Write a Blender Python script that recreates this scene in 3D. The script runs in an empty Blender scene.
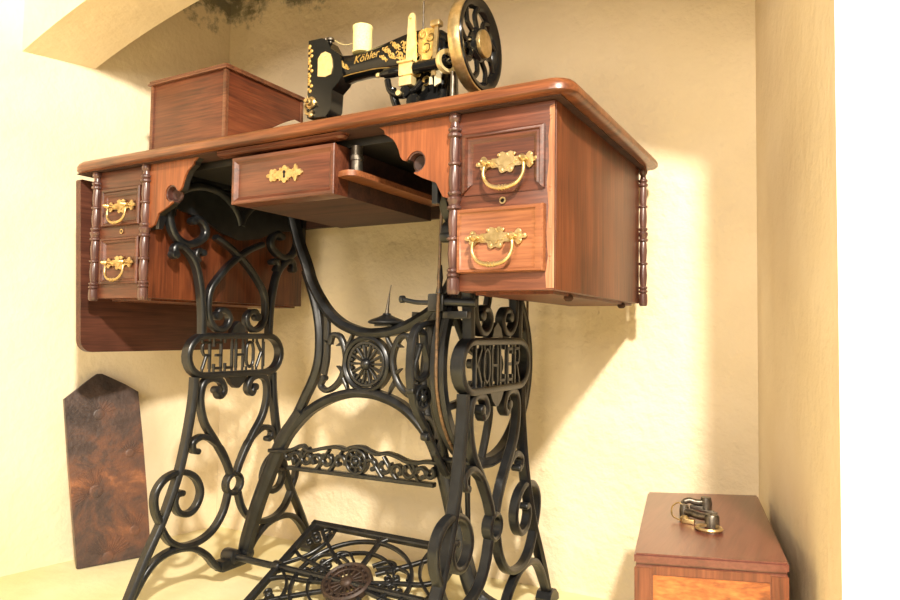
import bpy, bmesh, math, random
from mathutils import Vector, Matrix
from mathutils.geometry import tessellate_polygon
random.seed(7)
S = bpy.context.scene
COL = S.collection
PI = math.pi

# ------------------------------------------------------------------ materials
def new_mat(name):
    m = bpy.data.materials.new(name); m.use_nodes = True
    nt = m.node_tree; b = nt.nodes['Principled BSDF']
    return m, nt, b
def nd(nt, t, **kw):
    n = nt.nodes.new(t)
    for k, v in kw.items():
        if k in n.inputs: n.inputs[k].default_value = v
        else: setattr(n, k, v)
    return n
def ramp(nt, stops):
    r = nt.nodes.new('ShaderNodeValToRGB'); e = r.color_ramp.elements
    while len(e) < len(stops): e.new(.5)
    for i, (p, c) in enumerate(stops):
        e[i].position = p; e[i].color = (*c, 1)
    return r
def wood(name, dark, mid, light, axis='x', rough=.42, scale=1.0, bump=.12, coat=.15):
    m, nt, b = new_mat(name); L = nt.links.new
    tc = nd(nt, 'ShaderNodeTexCoord'); mp = nd(nt, 'ShaderNodeMapping')
    s = {'x': (3, 46, 46), 'y': (46, 3, 46), 'z': (46, 46, 3)}[axis]
    mp.inputs['Scale'].default_value = [k*scale for k in s]
    L(tc.outputs['Object'], mp.inputs['Vector'])
    n1 = nd(nt, 'ShaderNodeTexNoise', Scale=1.0, Detail=6.0, Roughness=.62, Distortion=.6)
    L(mp.outputs['Vector'], n1.inputs['Vector'])
    mp2 = nd(nt, 'ShaderNodeMapping')
    s2 = {'x': (14, 320, 320), 'y': (320, 14, 320), 'z': (320, 320, 14)}[axis]
    mp2.inputs['Scale'].default_value = s2
    L(tc.outputs['Object'], mp2.inputs['Vector'])
    n2 = nd(nt, 'ShaderNodeTexNoise', Scale=1.0, Detail=3.0)
    L(mp2.outputs['Vector'], n2.inputs['Vector'])
    n3 = nd(nt, 'ShaderNodeTexNoise', Scale=9.0, Detail=2.0)
    L(tc.outputs['Object'], n3.inputs['Vector'])
    a = nd(nt, 'ShaderNodeMath', operation='MULTIPLY_ADD'); a.inputs[1].default_value = .45
    L(n2.outputs['Fac'], a.inputs[0]); 
    a0 = nd(nt, 'ShaderNodeMath', operation='MULTIPLY'); a0.inputs[1].default_value = .55
    L(n1.outputs['Fac'], a0.inputs[0]); L(a0.outputs[0], a.inputs[2])
    a2 = nd(nt, 'ShaderNodeMath', operation='MULTIPLY_ADD'); a2.inputs[1].default_value = .35
    L(n3.outputs['Fac'], a2.inputs[0]); L(a.outputs[0], a2.inputs[2])
    r = ramp(nt, [(.50, dark), (.66, mid), (.84, light)])
    L(a2.outputs[0], r.inputs['Fac']); L(r.outputs['Color'], b.inputs['Base Color'])
    b.inputs['Roughness'].default_value = rough
    b.inputs['Coat Weight'].default_value = coat; b.inputs['Coat Roughness'].default_value = .3
    bp = nd(nt, 'ShaderNodeBump', Strength=bump, Distance=.002)
    L(n2.outputs['Fac'], bp.inputs['Height']); L(bp.outputs['Normal'], b.inputs['Normal'])
    return m
def metal(name, c, c2, metallic, rough, scale=60, bump=.15, spec=.5):
    m, nt, b = new_mat(name); L = nt.links.new
    tc = nd(nt, 'ShaderNodeTexCoord'); n = nd(nt, 'ShaderNodeTexNoise', Scale=float(scale), Detail=5.0, Roughness=.65)
    L(tc.outputs['Object'], n.inputs['Vector'])
    r = ramp(nt, [(.35, c), (.7, c2)]); L(n.outputs['Fac'], r.inputs['Fac']); L(r.outputs['Color'], b.inputs['Base Color'])
    b.inputs['Metallic'].default_value = metallic; b.inputs['Roughness'].default_value = rough
    b.inputs['Specular IOR Level'].default_value = spec
    bp = nd(nt, 'ShaderNodeBump', Strength=bump, Distance=.002)
    L(n.outputs['Fac'], bp.inputs['Height']); L(bp.outputs['Normal'], b.inputs['Normal'])
    return m
def plain(name, c, rough=.5, metallic=0):
    m, nt, b = new_mat(name)
    b.inputs['Base Color'].default_value = (*c, 1); b.inputs['Roughness'].default_value = rough
    b.inputs['Metallic'].default_value = metallic
    return m
def plaster(name, c1, c2, stain=False, bump=.5, fine=70.0):
    m, nt, b = new_mat(name); L = nt.links.new
    tc = nd(nt, 'ShaderNodeTexCoord')
    n1 = nd(nt, 'ShaderNodeTexNoise', Scale=5.0, Detail=4.0); L(tc.outputs['Object'], n1.inputs['Vector'])
    n2 = nd(nt, 'ShaderNodeTexNoise', Scale=fine, Detail=5.0, Roughness=.6); L(tc.outputs['Object'], n2.inputs['Vector'])
    n3 = nd(nt, 'ShaderNodeTexNoise', Scale=14.0, Detail=3.0); L(tc.outputs['Object'], n3.inputs['Vector'])
    r = ramp(nt, [(.35, c1), (.65, c2)]); L(n1.outputs['Fac'], r.inputs['Fac'])
    out = r.outputs['Color']
    if stain:   # grey damp patches where the paint has flaked near the crown of the niche
        sx = nd(nt, 'ShaderNodeSeparateXYZ'); L(tc.outputs['Object'], sx.inputs['Vector'])
        n4 = nd(nt, 'ShaderNodeTexNoise', Scale=13.0, Detail=8.0, Roughness=.7); L(tc.outputs['Object'], n4.inputs['Vector'])
        zz = nd(nt, 'ShaderNodeMath', operation='MULTIPLY_ADD'); zz.inputs[1].default_value = 3.2; zz.inputs[2].default_value = -3.2*1.250
        L(sx.outputs['Z'], zz.inputs[0])
        ad = nd(nt, 'ShaderNodeMath', operation='ADD'); L(zz.outputs[0], ad.inputs[0]); L(n4.outputs['Fac'], ad.inputs[1])
        rr = ramp(nt, [(.47, (0, 0, 0)), (.60, (1, 1, 1))]); L(ad.outputs[0], rr.inputs['Fac'])
        mx = nd(nt, 'ShaderNodeMix', data_type='RGBA'); L(rr.outputs['Color'], mx.inputs[0]); L(out, mx.inputs[6])
        mx.inputs[7].default_value = (.24, .22, .16, 1); out = mx.outputs[2]
    L(out, b.inputs['Base Color']); b.inputs['Roughness'].default_value = .85
    b.inputs['Specular IOR Level'].default_value = .2
    ad = nd(nt, 'ShaderNodeMath', operation='MULTIPLY_ADD'); ad.inputs[1].default_value = .5
    L(n2.outputs['Fac'], ad.inputs[0]); L(n3.outputs['Fac'], ad.inputs[2])
    bp = nd(nt, 'ShaderNodeBump', Strength=bump, Distance=.010)
    L(ad.outputs[0], bp.inputs['Height']); L(bp.outputs['Normal'], b.inputs['Normal'])
    return m

M_TOP  = wood('tabletop_wood', (.055,.015,.005), (.145,.043,.014), (.27,.088,.031), 'x', .33, coat=.3)
M_FRONT= wood('cabinet_front_wood', (.032,.010,.006), (.090,.026,.013), (.165,.050,.025), 'x', .38)
M_RAW  = wood('worn_drawer_wood', (.11,.034,.013), (.215,.070,.026), (.34,.13,.052), 'x', .45)
M_SIDE = wood('cabinet_side_wood', (.042,.010,.004), (.110,.027,.009), (.19,.052,.018), 'z', .42, coat=.04)
M_APRON= wood('apron_wood', (.12,.032,.010), (.225,.063,.019), (.32,.10,.034), 'z', .45, bump=.05)
M_DARK = wood('dark_wood_and_shade', (.018,.007,.005), (.042,.015,.010), (.075,.028,.018), 'x', .75, coat=0)  # wood tone darkened to carry the shade of the underside parts
M_LEAF = wood('leaf_wood', (.035,.012,.008), (.080,.026,.016), (.13,.045,.027), 'y', .45)
M_COLU = wood('turned_column_wood', (.035,.014,.012), (.085,.035,.028), (.15,.07,.055), 'z', .28, coat=.5)
M_COVER= wood('cover_wood', (.045,.012,.005), (.110,.029,.011), (.185,.055,.021), 'x', .4)
M_COVED= wood('cover_edge_wood', (.07,.025,.012), (.14,.05,.022), (.22,.085,.04), 'x', .4)
M_MAHO = wood('mahogany_lid_wood', (.08,.020,.014), (.125,.032,.022), (.17,.050,.034), 'y', .3, coat=.4)
M_BOXF = wood('striped_orange_wood', (.13,.028,.007), (.30,.082,.018), (.48,.17,.042), 'x', .35, scale=.8, coat=.3)
M_SCUFF= wood('scuffed_bare_wood', (.16,.055,.022), (.34,.14,.065), (.62,.36,.22), 'z', .6)
M_IRON = metal('cast_iron_black', (.0055,.0060,.0072), (.018,.0195,.022), .2, .33, 45, .25, .7)
M_IRONR= metal('cast_iron_rusty', (.030,.020,.016), (.075,.042,.030), .3, .5, 60, .4)
M_ENAM = metal('black_enamel', (.004,.004,.004), (.008,.008,.008), .0, .14, 30, .03, .38)
M_BRASS= metal('yellow_brass', (.46,.32,.13), (.72,.54,.28), .85, .33, 90, .25)
M_GOLD = metal('gold_decal', (.55,.34,.08), (.85,.60,.22), .6, .38, 120, .1)
M_CREAMB=metal('cream_brass', (.80,.60,.25), (.92,.76,.42), .55, .4, 80, .15)
M_STEEL= metal('worn_steel', (.09,.078,.062), (.22,.19,.155), .9, .38, 90, .2)
M_LEATH= metal('leather_belt', (.05,.028,.014), (.20,.11,.045), 0, .5, 160, .4)
M_BLACK= plain('keyhole_black', (.004,.003,.003), .8)
M_THREAD=metal('yellow_thread', (.86,.72,.28), (.95,.85,.45), 0, .8, 300, .5)
M_BLACKW= metal('black_wood_and_shade', (.006,.005,.004), (.014,.011,.009), 0, .6, 60, .2)  # black of the apron edges, and painted shade on the box under the top
M_PAPER= plain('white_paper', (.85,.82,.72), .8)
M_WALL = plaster('ochre_plaster', (.82,.69,.48), (.88,.76,.56), bump=.45)
M_WALLB= plaster('ochre_plaster_damp', (.81,.68,.47), (.88,.75,.55), stain=True, bump=1.0, fine=48.0)
M_WALLL= plaster('ochre_plaster_smooth', (.82,.69,.48), (.88,.76,.56), stain=True, bump=.40)
M_PIER = plaster('white_plaster', (.84,.81,.76), (.88,.86,.82), bump=.3)
M_FLOOR= plaster('pale_floor', (.76,.66,.36), (.86,.78,.50), bump=.25, fine=40.0)

def board_mat():
    m, nt, b = new_mat('printing_block_wood'); L = nt.links.new
    tc = nd(nt, 'ShaderNodeTexCoord')
    n1 = nd(nt, 'ShaderNodeTexNoise', Scale=13.0, Detail=6.0, Roughness=.65, Distortion=.5); L(tc.outputs['Object'], n1.inputs['Vector'])
    n2 = nd(nt, 'ShaderNodeTexNoise', Scale=120.0, Detail=4.0); L(tc.outputs['Object'], n2.inputs['Vector'])
    sx = nd(nt, 'ShaderNodeSeparateXYZ'); L(tc.outputs['Object'], sx.inputs['Vector'])
    mr = ramp(nt, [(0, (.45,)*3), (.30, (.62,)*3), (.45, (.80,)*3), (.62, (.5,)*3), (.80, (.42,)*3), (1, (.08,)*3)])
    sc = nd(nt, 'ShaderNodeMath', operation='MULTIPLY'); sc.inputs[1].default_value = 1/.38
    L(sx.outputs['Z'], sc.inputs[0]); L(sc.outputs[0], mr.inputs['Fac'])
    a = nd(nt, 'ShaderNodeMath', operation='MULTIPLY_ADD'); a.inputs[1].default_value = 1.6; L(n1.outputs['Fac'], a.inputs[0])
    s = nd(nt, 'ShaderNodeMath', operation='SUBTRACT'); s.inputs[1].default_value = .80; L(mr.outputs['Color'], s.inputs[0]); L(s.outputs[0], a.inputs[2])
    r = ramp(nt, [(.10, (.024,.015,.013)), (.48, (.080,.050,.042)), (.72, (.17,.075,.045)), (1.0, (.42,.17,.075))])
    L(a.outputs[0], r.inputs['Fac']); L(r.outputs['Color'], b.inputs['Base Color'])
    b.inputs['Roughness'].default_value = .42
    bp = nd(nt, 'ShaderNodeBump', Strength=.5, Distance=.002); L(n2.outputs['Fac'], bp.inputs['Height']); L(bp.outputs['Normal'], b.inputs['Normal'])
    return m
M_BOARD = board_mat()

# ------------------------------------------------------------------ helpers
def wloc(o):
    v = Vector((0, 0, 0))
    while o is not None: v += o.location; o = o.parent
    return v
def obj(name, bm, mat, parent=None, smooth=True, mods=None):
    me = bpy.data.meshes.new(name)
    off = wloc(parent)
    bmesh.ops.recalc_face_normals(bm, faces=bm.faces)
    for v in bm.verts: v.co -= off
    bm.to_mesh(me); bm.free()
    for mm in (mat if isinstance(mat, (list, tuple)) else [mat]): me.materials.append(mm)
    if smooth:
        for p in me.polygons: p.use_smooth = True
        try: me.set_sharp_from_angle(angle=math.radians(38))
        except Exception: pass
    o = bpy.data.objects.new(name, me); COL.objects.link(o)
    if parent: o.parent = parent
    return o
def thing(name, label, cat, loc=(0, 0, 0)):
    o = bpy.data.objects.new(name, None); COL.objects.link(o); o.location = loc
    o.empty_display_size = .05
    o['label'] = label; o['category'] = cat
    return o
def tag(o, label, cat):
    o['label'] = label; o['category'] = cat; return o
def struct(o): o['kind'] = 'structure'; return o
def B(): return bmesh.new()

def box(bm, lo, hi, bev=0.0):
    r = bmesh.ops.create_cube(bm, size=1)
    lo = Vector(lo); hi = Vector(hi)
    for v in r['verts']:
        v.co = Vector([lo[i] + (v.co[i]+.5)*(hi[i]-lo[i]) for i in range(3)])
    if bev:
        es = list({e for v in r['verts'] for e in v.link_edges})
        bmesh.ops.bevel(bm, geom=es, offset=bev, segments=2, affect='EDGES', profile=.6)
def cat(pts, n=6, closed=False):
    P = [Vector(p) for p in pts]; N = len(P); out = []
    rng = N if closed else N-1
    for i in range(rng):
        if closed: a, b, c, d = P[(i-1) % N], P[i], P[(i+1) % N], P[(i+2) % N]
        else: a, b, c, d = P[max(i-1, 0)], P[i], P[i+1], P[min(i+2, N-1)]
        for k in range(n):
            t = k/n
            out.append(.5*((2*b)+(c-a)*t+(2*a-5*b+4*c-d)*t*t+(3*b-a-3*c+d)*t**3))
    if not closed: out.append(P[-1])
    return out
def circ(cu, cv, r, rv=None, n=28, a0=0, a1=2*PI):
    rv = rv or r
    full = abs(a1-a0-2*PI) < 1e-6
    m = n if full else n+1
    return [(cu+r*math.cos(a0+(a1-a0)*k/n), cv+rv*math.sin(a0+(a1-a0)*k/n)) for k in range(m)]
# planar bar: 2D path in (u,v), swept with a rectangular section w (in plane) x t (across), chamfered, with raised ridge
def bar(bm, pts, mp, w, t, closed=False, smooth=True, n=5, ridge=0.0, taper=None, ball=0, d0=0.0):
    P = [Vector((a, b)) for a, b in pts]
    if smooth: P = cat([(*p, 0) for p in P], n, closed); P = [Vector((p.x, p.y)) for p in P]
    N = len(P); rings = []
    for i, p in enumerate(P):
        if closed: tg = P[(i+1) % N]-P[i-1]
        else: tg = P[min(i+1, N-1)]-P[max(i-1, 0)]
        if tg.length < 1e-9: tg = Vector((1, 0))
        tg.normalize(); s = Vector((-tg.y, tg.x))
        f = i/max(N-1, 1); k = 1.0
        if taper: k = taper[0]+(taper[1]-taper[0])*f
        ww = w*k; c = min(ww, t)*.18
        sec = [(-ww/2+c, -t/2), (0, -t/2-ridge), (ww/2-c, -t/2), (ww/2, -t/2+c), (ww/2, t/2-c), (ww/2-c, t/2), (0, t/2+ridge), (-ww/2+c, t/2), (-ww/2, t/2-c), (-ww/2, -t/2+c)]
        rings.append([bm.verts.new(mp(p.x+s.x*a, p.y+s.y*a, d+d0)) for a, d in sec])
    M = N if closed else N-1
    for i in range(M):
        A, C = rings[i], rings[(i+1) % N]
        for j in range(len(A)):
            bm.faces.new((A[j], A[(j+1) % len(A)], C[(j+1) % len(A)], C[j]))
    if not closed:
        bm.faces.new(rings[0]); bm.faces.new(list(reversed(rings[-1])))
    if ball:
        p = P[-1] if ball > 0 else P[0]
        disc(bm, p.x, p.y, abs(ball), mp, t, d0)
def disc(bm, cu, cv, r, mp, t, d0=0.0, n=14, dome=0.15):
    pr = [(0, t/2+dome*r), (r*.6, t/2+dome*r*.7), (r*.9, t/2), (r, t/2-min(t, r)*.25), (r, -t/2+min(t, r)*.25), (r*.9, -t/2), (r*.6, -t/2-dome*r*.7), (0, -t/2-dome*r)]
    rings = []
    for (a, d) in pr:
        if a == 0: rings.append([bm.verts.new(mp(cu, cv, d+d0))])
        else: rings.append([bm.verts.new(mp(cu+a*math.cos(2*PI*k/n), cv+a*math.sin(2*PI*k/n), d+d0)) for k in range(n)])
    skin(bm, rings, n)
def skin(bm, rings, n):
    for i in range(len(rings)-1):
        A, C = rings[i], rings[i+1]
        for k in range(n):
            if len(A) == 1 and len(C) == 1: continue
            if len(A) == 1: bm.faces.new((A[0], C[(k+1) % n], C[k]))
            elif len(C) == 1: bm.faces.new((A[k], A[(k+1) % n], C[0]))
            else: bm.faces.new((A[k], A[(k+1) % n], C[(k+1) % n], C[k]))
def prism(bm, poly, mp, d0, d1):
    a = [bm.verts.new(mp(u, v, d0)) for u, v in poly]; b = [bm.verts.new(mp(u, v, d1)) for u, v in poly]
    n = len(poly)
    for i in range(n): bm.faces.new((a[i], a[(i+1) % n], b[(i+1) % n], b[i]))
    for t in tessellate_polygon([[Vector((u, v, 0)) for u, v in poly]]):
        try: bm.faces.new([a[i] for i in reversed(t)]); bm.faces.new([b[i] for i in t])
        except ValueError: pass
def basis(d):
    d = Vector(d).normalized(); a = Vector((0, 0, 1)) if abs(d.z) < .9 else Vector((1, 0, 0))
    x = d.cross(a).normalized(); return x, d.cross(x).normalized(), d
def lathe(bm, base, axis, prof, n=20):
    x, y, d = basis(axis); base = Vector(base); rings = []
    for r, h in prof:
        if r < 1e-6: rings.append([bm.verts.new(base+d*h)])
        else: rings.append([bm.verts.new(base+d*h+(x*math.cos(2*PI*k/n)+y*math.sin(2*PI*k/n))*r) for k in range(n)])
    skin(bm, rings, n)
    if len(rings[0]) > 1: bm.faces.new(list(reversed(rings[0])))
    if len(rings[-1]) > 1: bm.faces.new(rings[-1])
def lathe_closed(bm, base, axis, prof, n=40):
    x, y, d = basis(axis); base = Vector(base)
    rings = [[bm.verts.new(base+d*h+(x*math.cos(2*PI*k/n)+y*math.sin(2*PI*k/n))*r) for k in range(n)] for r, h in prof]
    m = len(rings)
    for i in range(m):
        A, C = rings[i], rings[(i+1) % m]
        for k in range(n): bm.faces.new((A[k], A[(k+1) % n], C[(k+1) % n], C[k]))
def tube(bm, pts, r, n=10, smooth=True, radii=None, closed=False):
    P = cat(pts, 5, closed) if smooth and len(pts) > 2 else [Vector(p) for p in pts]
    N = len(P); rings = []; up = None
    for i, p in enumerate(P):
        tg = (P[(i+1) % N]-P[i-1]) if closed else (P[min(i+1, N-1)]-P[max(i-1, 0)])
        tg.normalize()
        if up is None: x, y, _ = basis(tg)
        else:
            x = (up-tg*up.dot(tg)).normalized(); y = tg.cross(x)
        up = x
        rr = r
        if radii:
            f = i/(N-1)*(len(radii)-1); k = min(int(f), len(radii)-2); rr = radii[k]+(radii[k+1]-radii[k])*(f-k)
        rings.append([bm.verts.new(p+(x*math.cos(2*PI*k/n)+y*math.sin(2*PI*k/n))*rr) for k in range(n)])
    for i in range(N if closed else N-1):
        A, C = rings[i], rings[(i+1) % N]
        for k in range(n): bm.faces.new((A[k], A[(k+1) % n], C[(k+1) % n], C[k]))
    if not closed:
        bm.faces.new(list(reversed(rings[0]))); bm.faces.new(rings[-1])
def loft(bm, rings_co):
    rings = [[bm.verts.new(c) for c in r] for r in rings_co]; n = len(rings[0])
    for i in range(len(rings)-1):
        A, C = rings[i], rings[i+1]
        for k in range(n): bm.faces.new((A[k], A[(k+1) % n], C[(k+1) % n], C[k]))
    bm.faces.new(list(reversed(rings[0]))); bm.faces.new(rings[-1])
def mir(pts): return [(-u, v) for u, v in pts]

# ------------------------------------------------------------------ the niche
def quad_wall(name, p0, p1, z0, z1, th, mat, side):
    # vertical slab between plan points p0,p1; thickness th towards side (+1 left of p0->p1)
    a = Vector((*p0, 0)); b = Vector((*p1, 0)); d = (b-a).normalized(); nn = Vector((-d.y, d.x, 0))*side*th
    bm = B(); v = []
    for z in (z0, z1):
        for q in (a, b, b+nn, a+nn): v.append(bm.verts.new((q.x, q.y, z)))
    for f in ((0,1,2,3), (7,6,5,4), (0,4,5,1), (1,5,6,2), (2,6,7,3), (3,7,4,0)): bm.faces.new([v[i] for i in f])
    return struct(obj(name, bm, mat, smooth=False))
ZT = 1.75
quad_wall('wall_back', (-1.045, .437), (.190, .4905), 0, ZT, .10, M_WALLB, 1)
quad_wall('wall_left', (-1.345, -1.41), (-1.0338, .437), 0, ZT, .10, M_WALLL, 1)
quad_wall('wall_right', (.292, -.018), (.1738, .490), 0, ZT, .10, M_WALL, -1)
bm = B(); box(bm, (.292, -.02, 0), (1.7, .08, ZT)); 
struct(obj('wall_front', bm, M_PIER, smooth=False))
bm = B(); box(bm, (-1.6, -2.2, -.06), (1.9, .70, 0)); struct(obj('floor', bm, M_FLOOR, smooth=False))
bm = B(); box(bm, (-1.25, .118, ZT), (.5, .60, ZT+.06)); struct(obj('ceiling', bm, M_WALL, smooth=False))
# segmental arch across the mouth of the niche
bm = B(); XZ = lambda u, v, d: Vector((u, d, v))
poly = [(x, -1.062+math.sqrt(2.2**2-(x+.41)**2)) for x in [-1.113+(.293+1.113)*k/40 for k in range(41)]]
poly += [(.293, ZT), (-1.113, ZT)]
prism(bm, poly, XZ, -.02, .118)
struct(obj('trim_1', bm, M_WALL, smooth=False))

# ------------------------------------------------------------------ treadle table
T = thing('treadle_sewing_table', 'antique treadle sewing table with wooden drawer cabinets on a black cast iron stand lettered KOHLER', 'sewing table', (-.4375, .20, 0))
CB, CT = .531, .7603       # cabinet bottom and top
CW = .1361; LX = -.8785; DP = .3956

# tabletop with rounded front corners and moulded edge
def rrect(x0, x1, y0, y1, rs, n=8):
    cs = [((x1, y0), rs[1], -PI/2), ((x1, y1), rs[2], 0), ((x0, y1), rs[3], PI/2), ((x0, y0), rs[0], PI)]
    out = []
    for (cx, cy), r, a in cs:
        ccx = cx-r if cx == x1 else cx+r; ccy = cy-r if cy == y1 else cy+r
        for k in range(n+1):
            an = a+PI/2*k/n
            out.append((ccx+r*math.cos(an), ccy+r*math.sin(an)))
    return out
bm = B(); rings = []
for ins, z in ((.010, .7612), (.0035, .762), (0, .765), (0, .7715), (.0025, .7760), (.007, .780)):
    rings.append([Vector((x, y, z)) for x, y in rrect(-.942+ins, .027-ins, -.024+ins, .4245-ins*.3, (.045-ins, .030-ins, .012, .012))])
loft(bm, rings); obj('tabletop', bm, M_TOP, T)

bm = B(); box(bm, (-.928, -.012, .7598), (.010, .405, .7616)); obj('underside_shade_board', bm, M_DARK, T)  # added sheet, its dark colour stands in for shade below the tabletop
# drawer cabinets
def column(bm, x, y, r, z0=.527, z1=.760):
    Hh = z1-z0
    pr = [(0, 0), (.75, 0), (.95, .01), (1.0, .03), (.95, .085), (.72, .092), (1.02, .10), (1.02, .11), (.75, .118), (1.0, .126), (1.0, .136), (.7, .145), (.78, .17), (.92, .22), (.78, .285), (.72, .292), (1.05, .300), (1.05, .310), (.72, .318), (.82, .36), (.92, .40), (.78, .455), (.72, .462), (1.1, .470), (1.1, .482), (.85, .49), (.92, .505), (1.1, .515), (1.1, .53), (.75, .54), (1.02, .552), (1.02, .562), (.7, .57), (.86, .61), (.88, .65), (.75, .70), (.72, .708), (1.02, .715), (1.02, .725), (.72, .733), (.84, .78), (.80, .83), (.72, .862), (1.1, .872), (1.1, .885), (.78, .895), (1.05, .905), (1.05, .915), (.72, .925), (.62, .95), (.95, .965), (1.0, .98), (.8, 1.0), (0, 1.0)]
    lathe(bm, (x, y, z0), (0, 0, 1), [(a*r, b*Hh) for a, b in pr], 18)
def cabinet(x0, x1):
    bm = B(); box(bm, (x0, .002, CB), (x1, DP, CT-.0005), .0015)
    box(bm, (x0+.02, .02, CB-.004), (x1-.01, DP-.01, CB+.002))
    return bm
cl = obj('drawer_cabinet', cabinet(LX, LX+CW), M_SIDE, T)
cr = obj('drawer_cabinet', cabinet(-CW, 0), M_SIDE, T)
for par, x0 in ((cl, LX), (cr, -CW)):
    bm = B()
    box(bm, (x0+.001, -.0015, CB), (x0+CW-.001, .004, CT-.001), .0006)
    obj('face_frame', bm, M_FRONT, par)
for par, x, y in ((cl, LX, -.004), (cl, LX+CW, -.004), (cr, -CW, -.004)):
    bm = B(); column(bm, x, y, .0085); obj('turned_column', bm, M_COLU, par)
bm = B(); column(bm, .006, DP+.003, .0072); obj('turned_column', bm, M_COLU, cr)
bm = B()   # bare scuffed strip where the front corner column is missing
pts = [(-.0105, CB+.002), (-.001, CB+.002), (-.001, .754), (-.0075, .752), (-.0065, .735), (-.009, .715), (-.0075, .69), (-.0105, .66), (-.008, .63), (-.0105, .60), (-.0085, .57), (-.0115, .55)]
prism(bm, pts, XZ, -.0024, -.001)
for z, w in ((.742, .0016), (.737, .0013), (.655, .0018), (.65, .0012), (.572, .0018), (.566, .0012), (.605, .0012)):
    disc(bm, -.0058, z, w, XZ, .003, -.0015)
obj('bare_strip', bm, M_SCUFF, cr)['label'] = 'pale scuffed strip where the corner column is missing'
# little feet under the right cabinet
for x, y in ((-.012, .08), (-.012, .33)):
    bm = B(); lathe(bm, (x, y, CB-.001), (0, 0, -1), [(.0035, 0), (.006, .002), (.0065, .006), (.004, .009), (0, .0095)], 12)
    obj('cabinet_foot', bm, M_DARK, cr)

def frame_loft(bm, x0, x1, z0, z1, steps, mul=(1, 1, 1, 1), skip_bottom=False):
    ml, mr, mb, mt = mul; rings = []
    for ins, y in steps:
        rings.append([bm.verts.new((x0+ins*ml, y, z0+ins*mb)), bm.verts.new((x1-ins*mr, y, z0+ins*mb)), bm.verts.new((x1-ins*mr, y, z1-ins*mt)), bm.verts.new((x0+ins*ml, y, z1-ins*mt))])
    for i in range(len(rings)-1):
        A, C = rings[i], rings[i+1]
        for k in range(4):
            if skip_bottom and k == 0: continue
            bm.faces.new((A[k], A[(k+1) % 4], C[(k+1) % 4], C[k]))
    if skip_bottom:
        for k in (0, 1): bm.faces.new([r[k] for r in rings])
    else: bm.faces.new(rings[-1])
RECESS = [(0, -.0012), (0, -.0065), (.002, -.0082), (.005, -.0082), (.0062, -.0060), (.0085, -.0068), (.0110, -.0055), (.0130, -.0030), (.0145, -.0022)]
RAISE  = [(0, -.0012), (0, -.0105), (.0015, -.0125), (.0065, -.0125), (.0085, -.0105), (.0125, -.0095)]
def drawer(x0, x1, z0, z1, steps, mat, mul=(1, 1, 1, 1), skip=False):
    bm = B(); frame_loft(bm, x0, x1, z0, z1, steps, mul, skip)
    if skip: box(bm, (x0+.002, -.0028, z0-.001), (x1-.002, -.0010, z1-.002))
    box(bm, (x0+.004, -.0018, z0+.002), (x1-.004, .0005, z1-.002))
    return obj('drawer', bm, mat, T)
d1 = drawer(-.1245, -.0125, .653, .731, RECESS, M_FRONT, (1.1, 1.1, 1, 1), True)
d2 = drawer(-.1275, -.0115, .5535, .634, RAISE, M_RAW, (.5, 1.35, .5, .7))
d3 = drawer(-.860, -.7555, .6585, .7265, RECESS, M_FRONT, (.9, .9, .6, 1.2))
d4 = drawer(-.860, -.7555, .5555, .638, RECESS, M_FRONT, (.9, .9, .7, .8))

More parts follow.
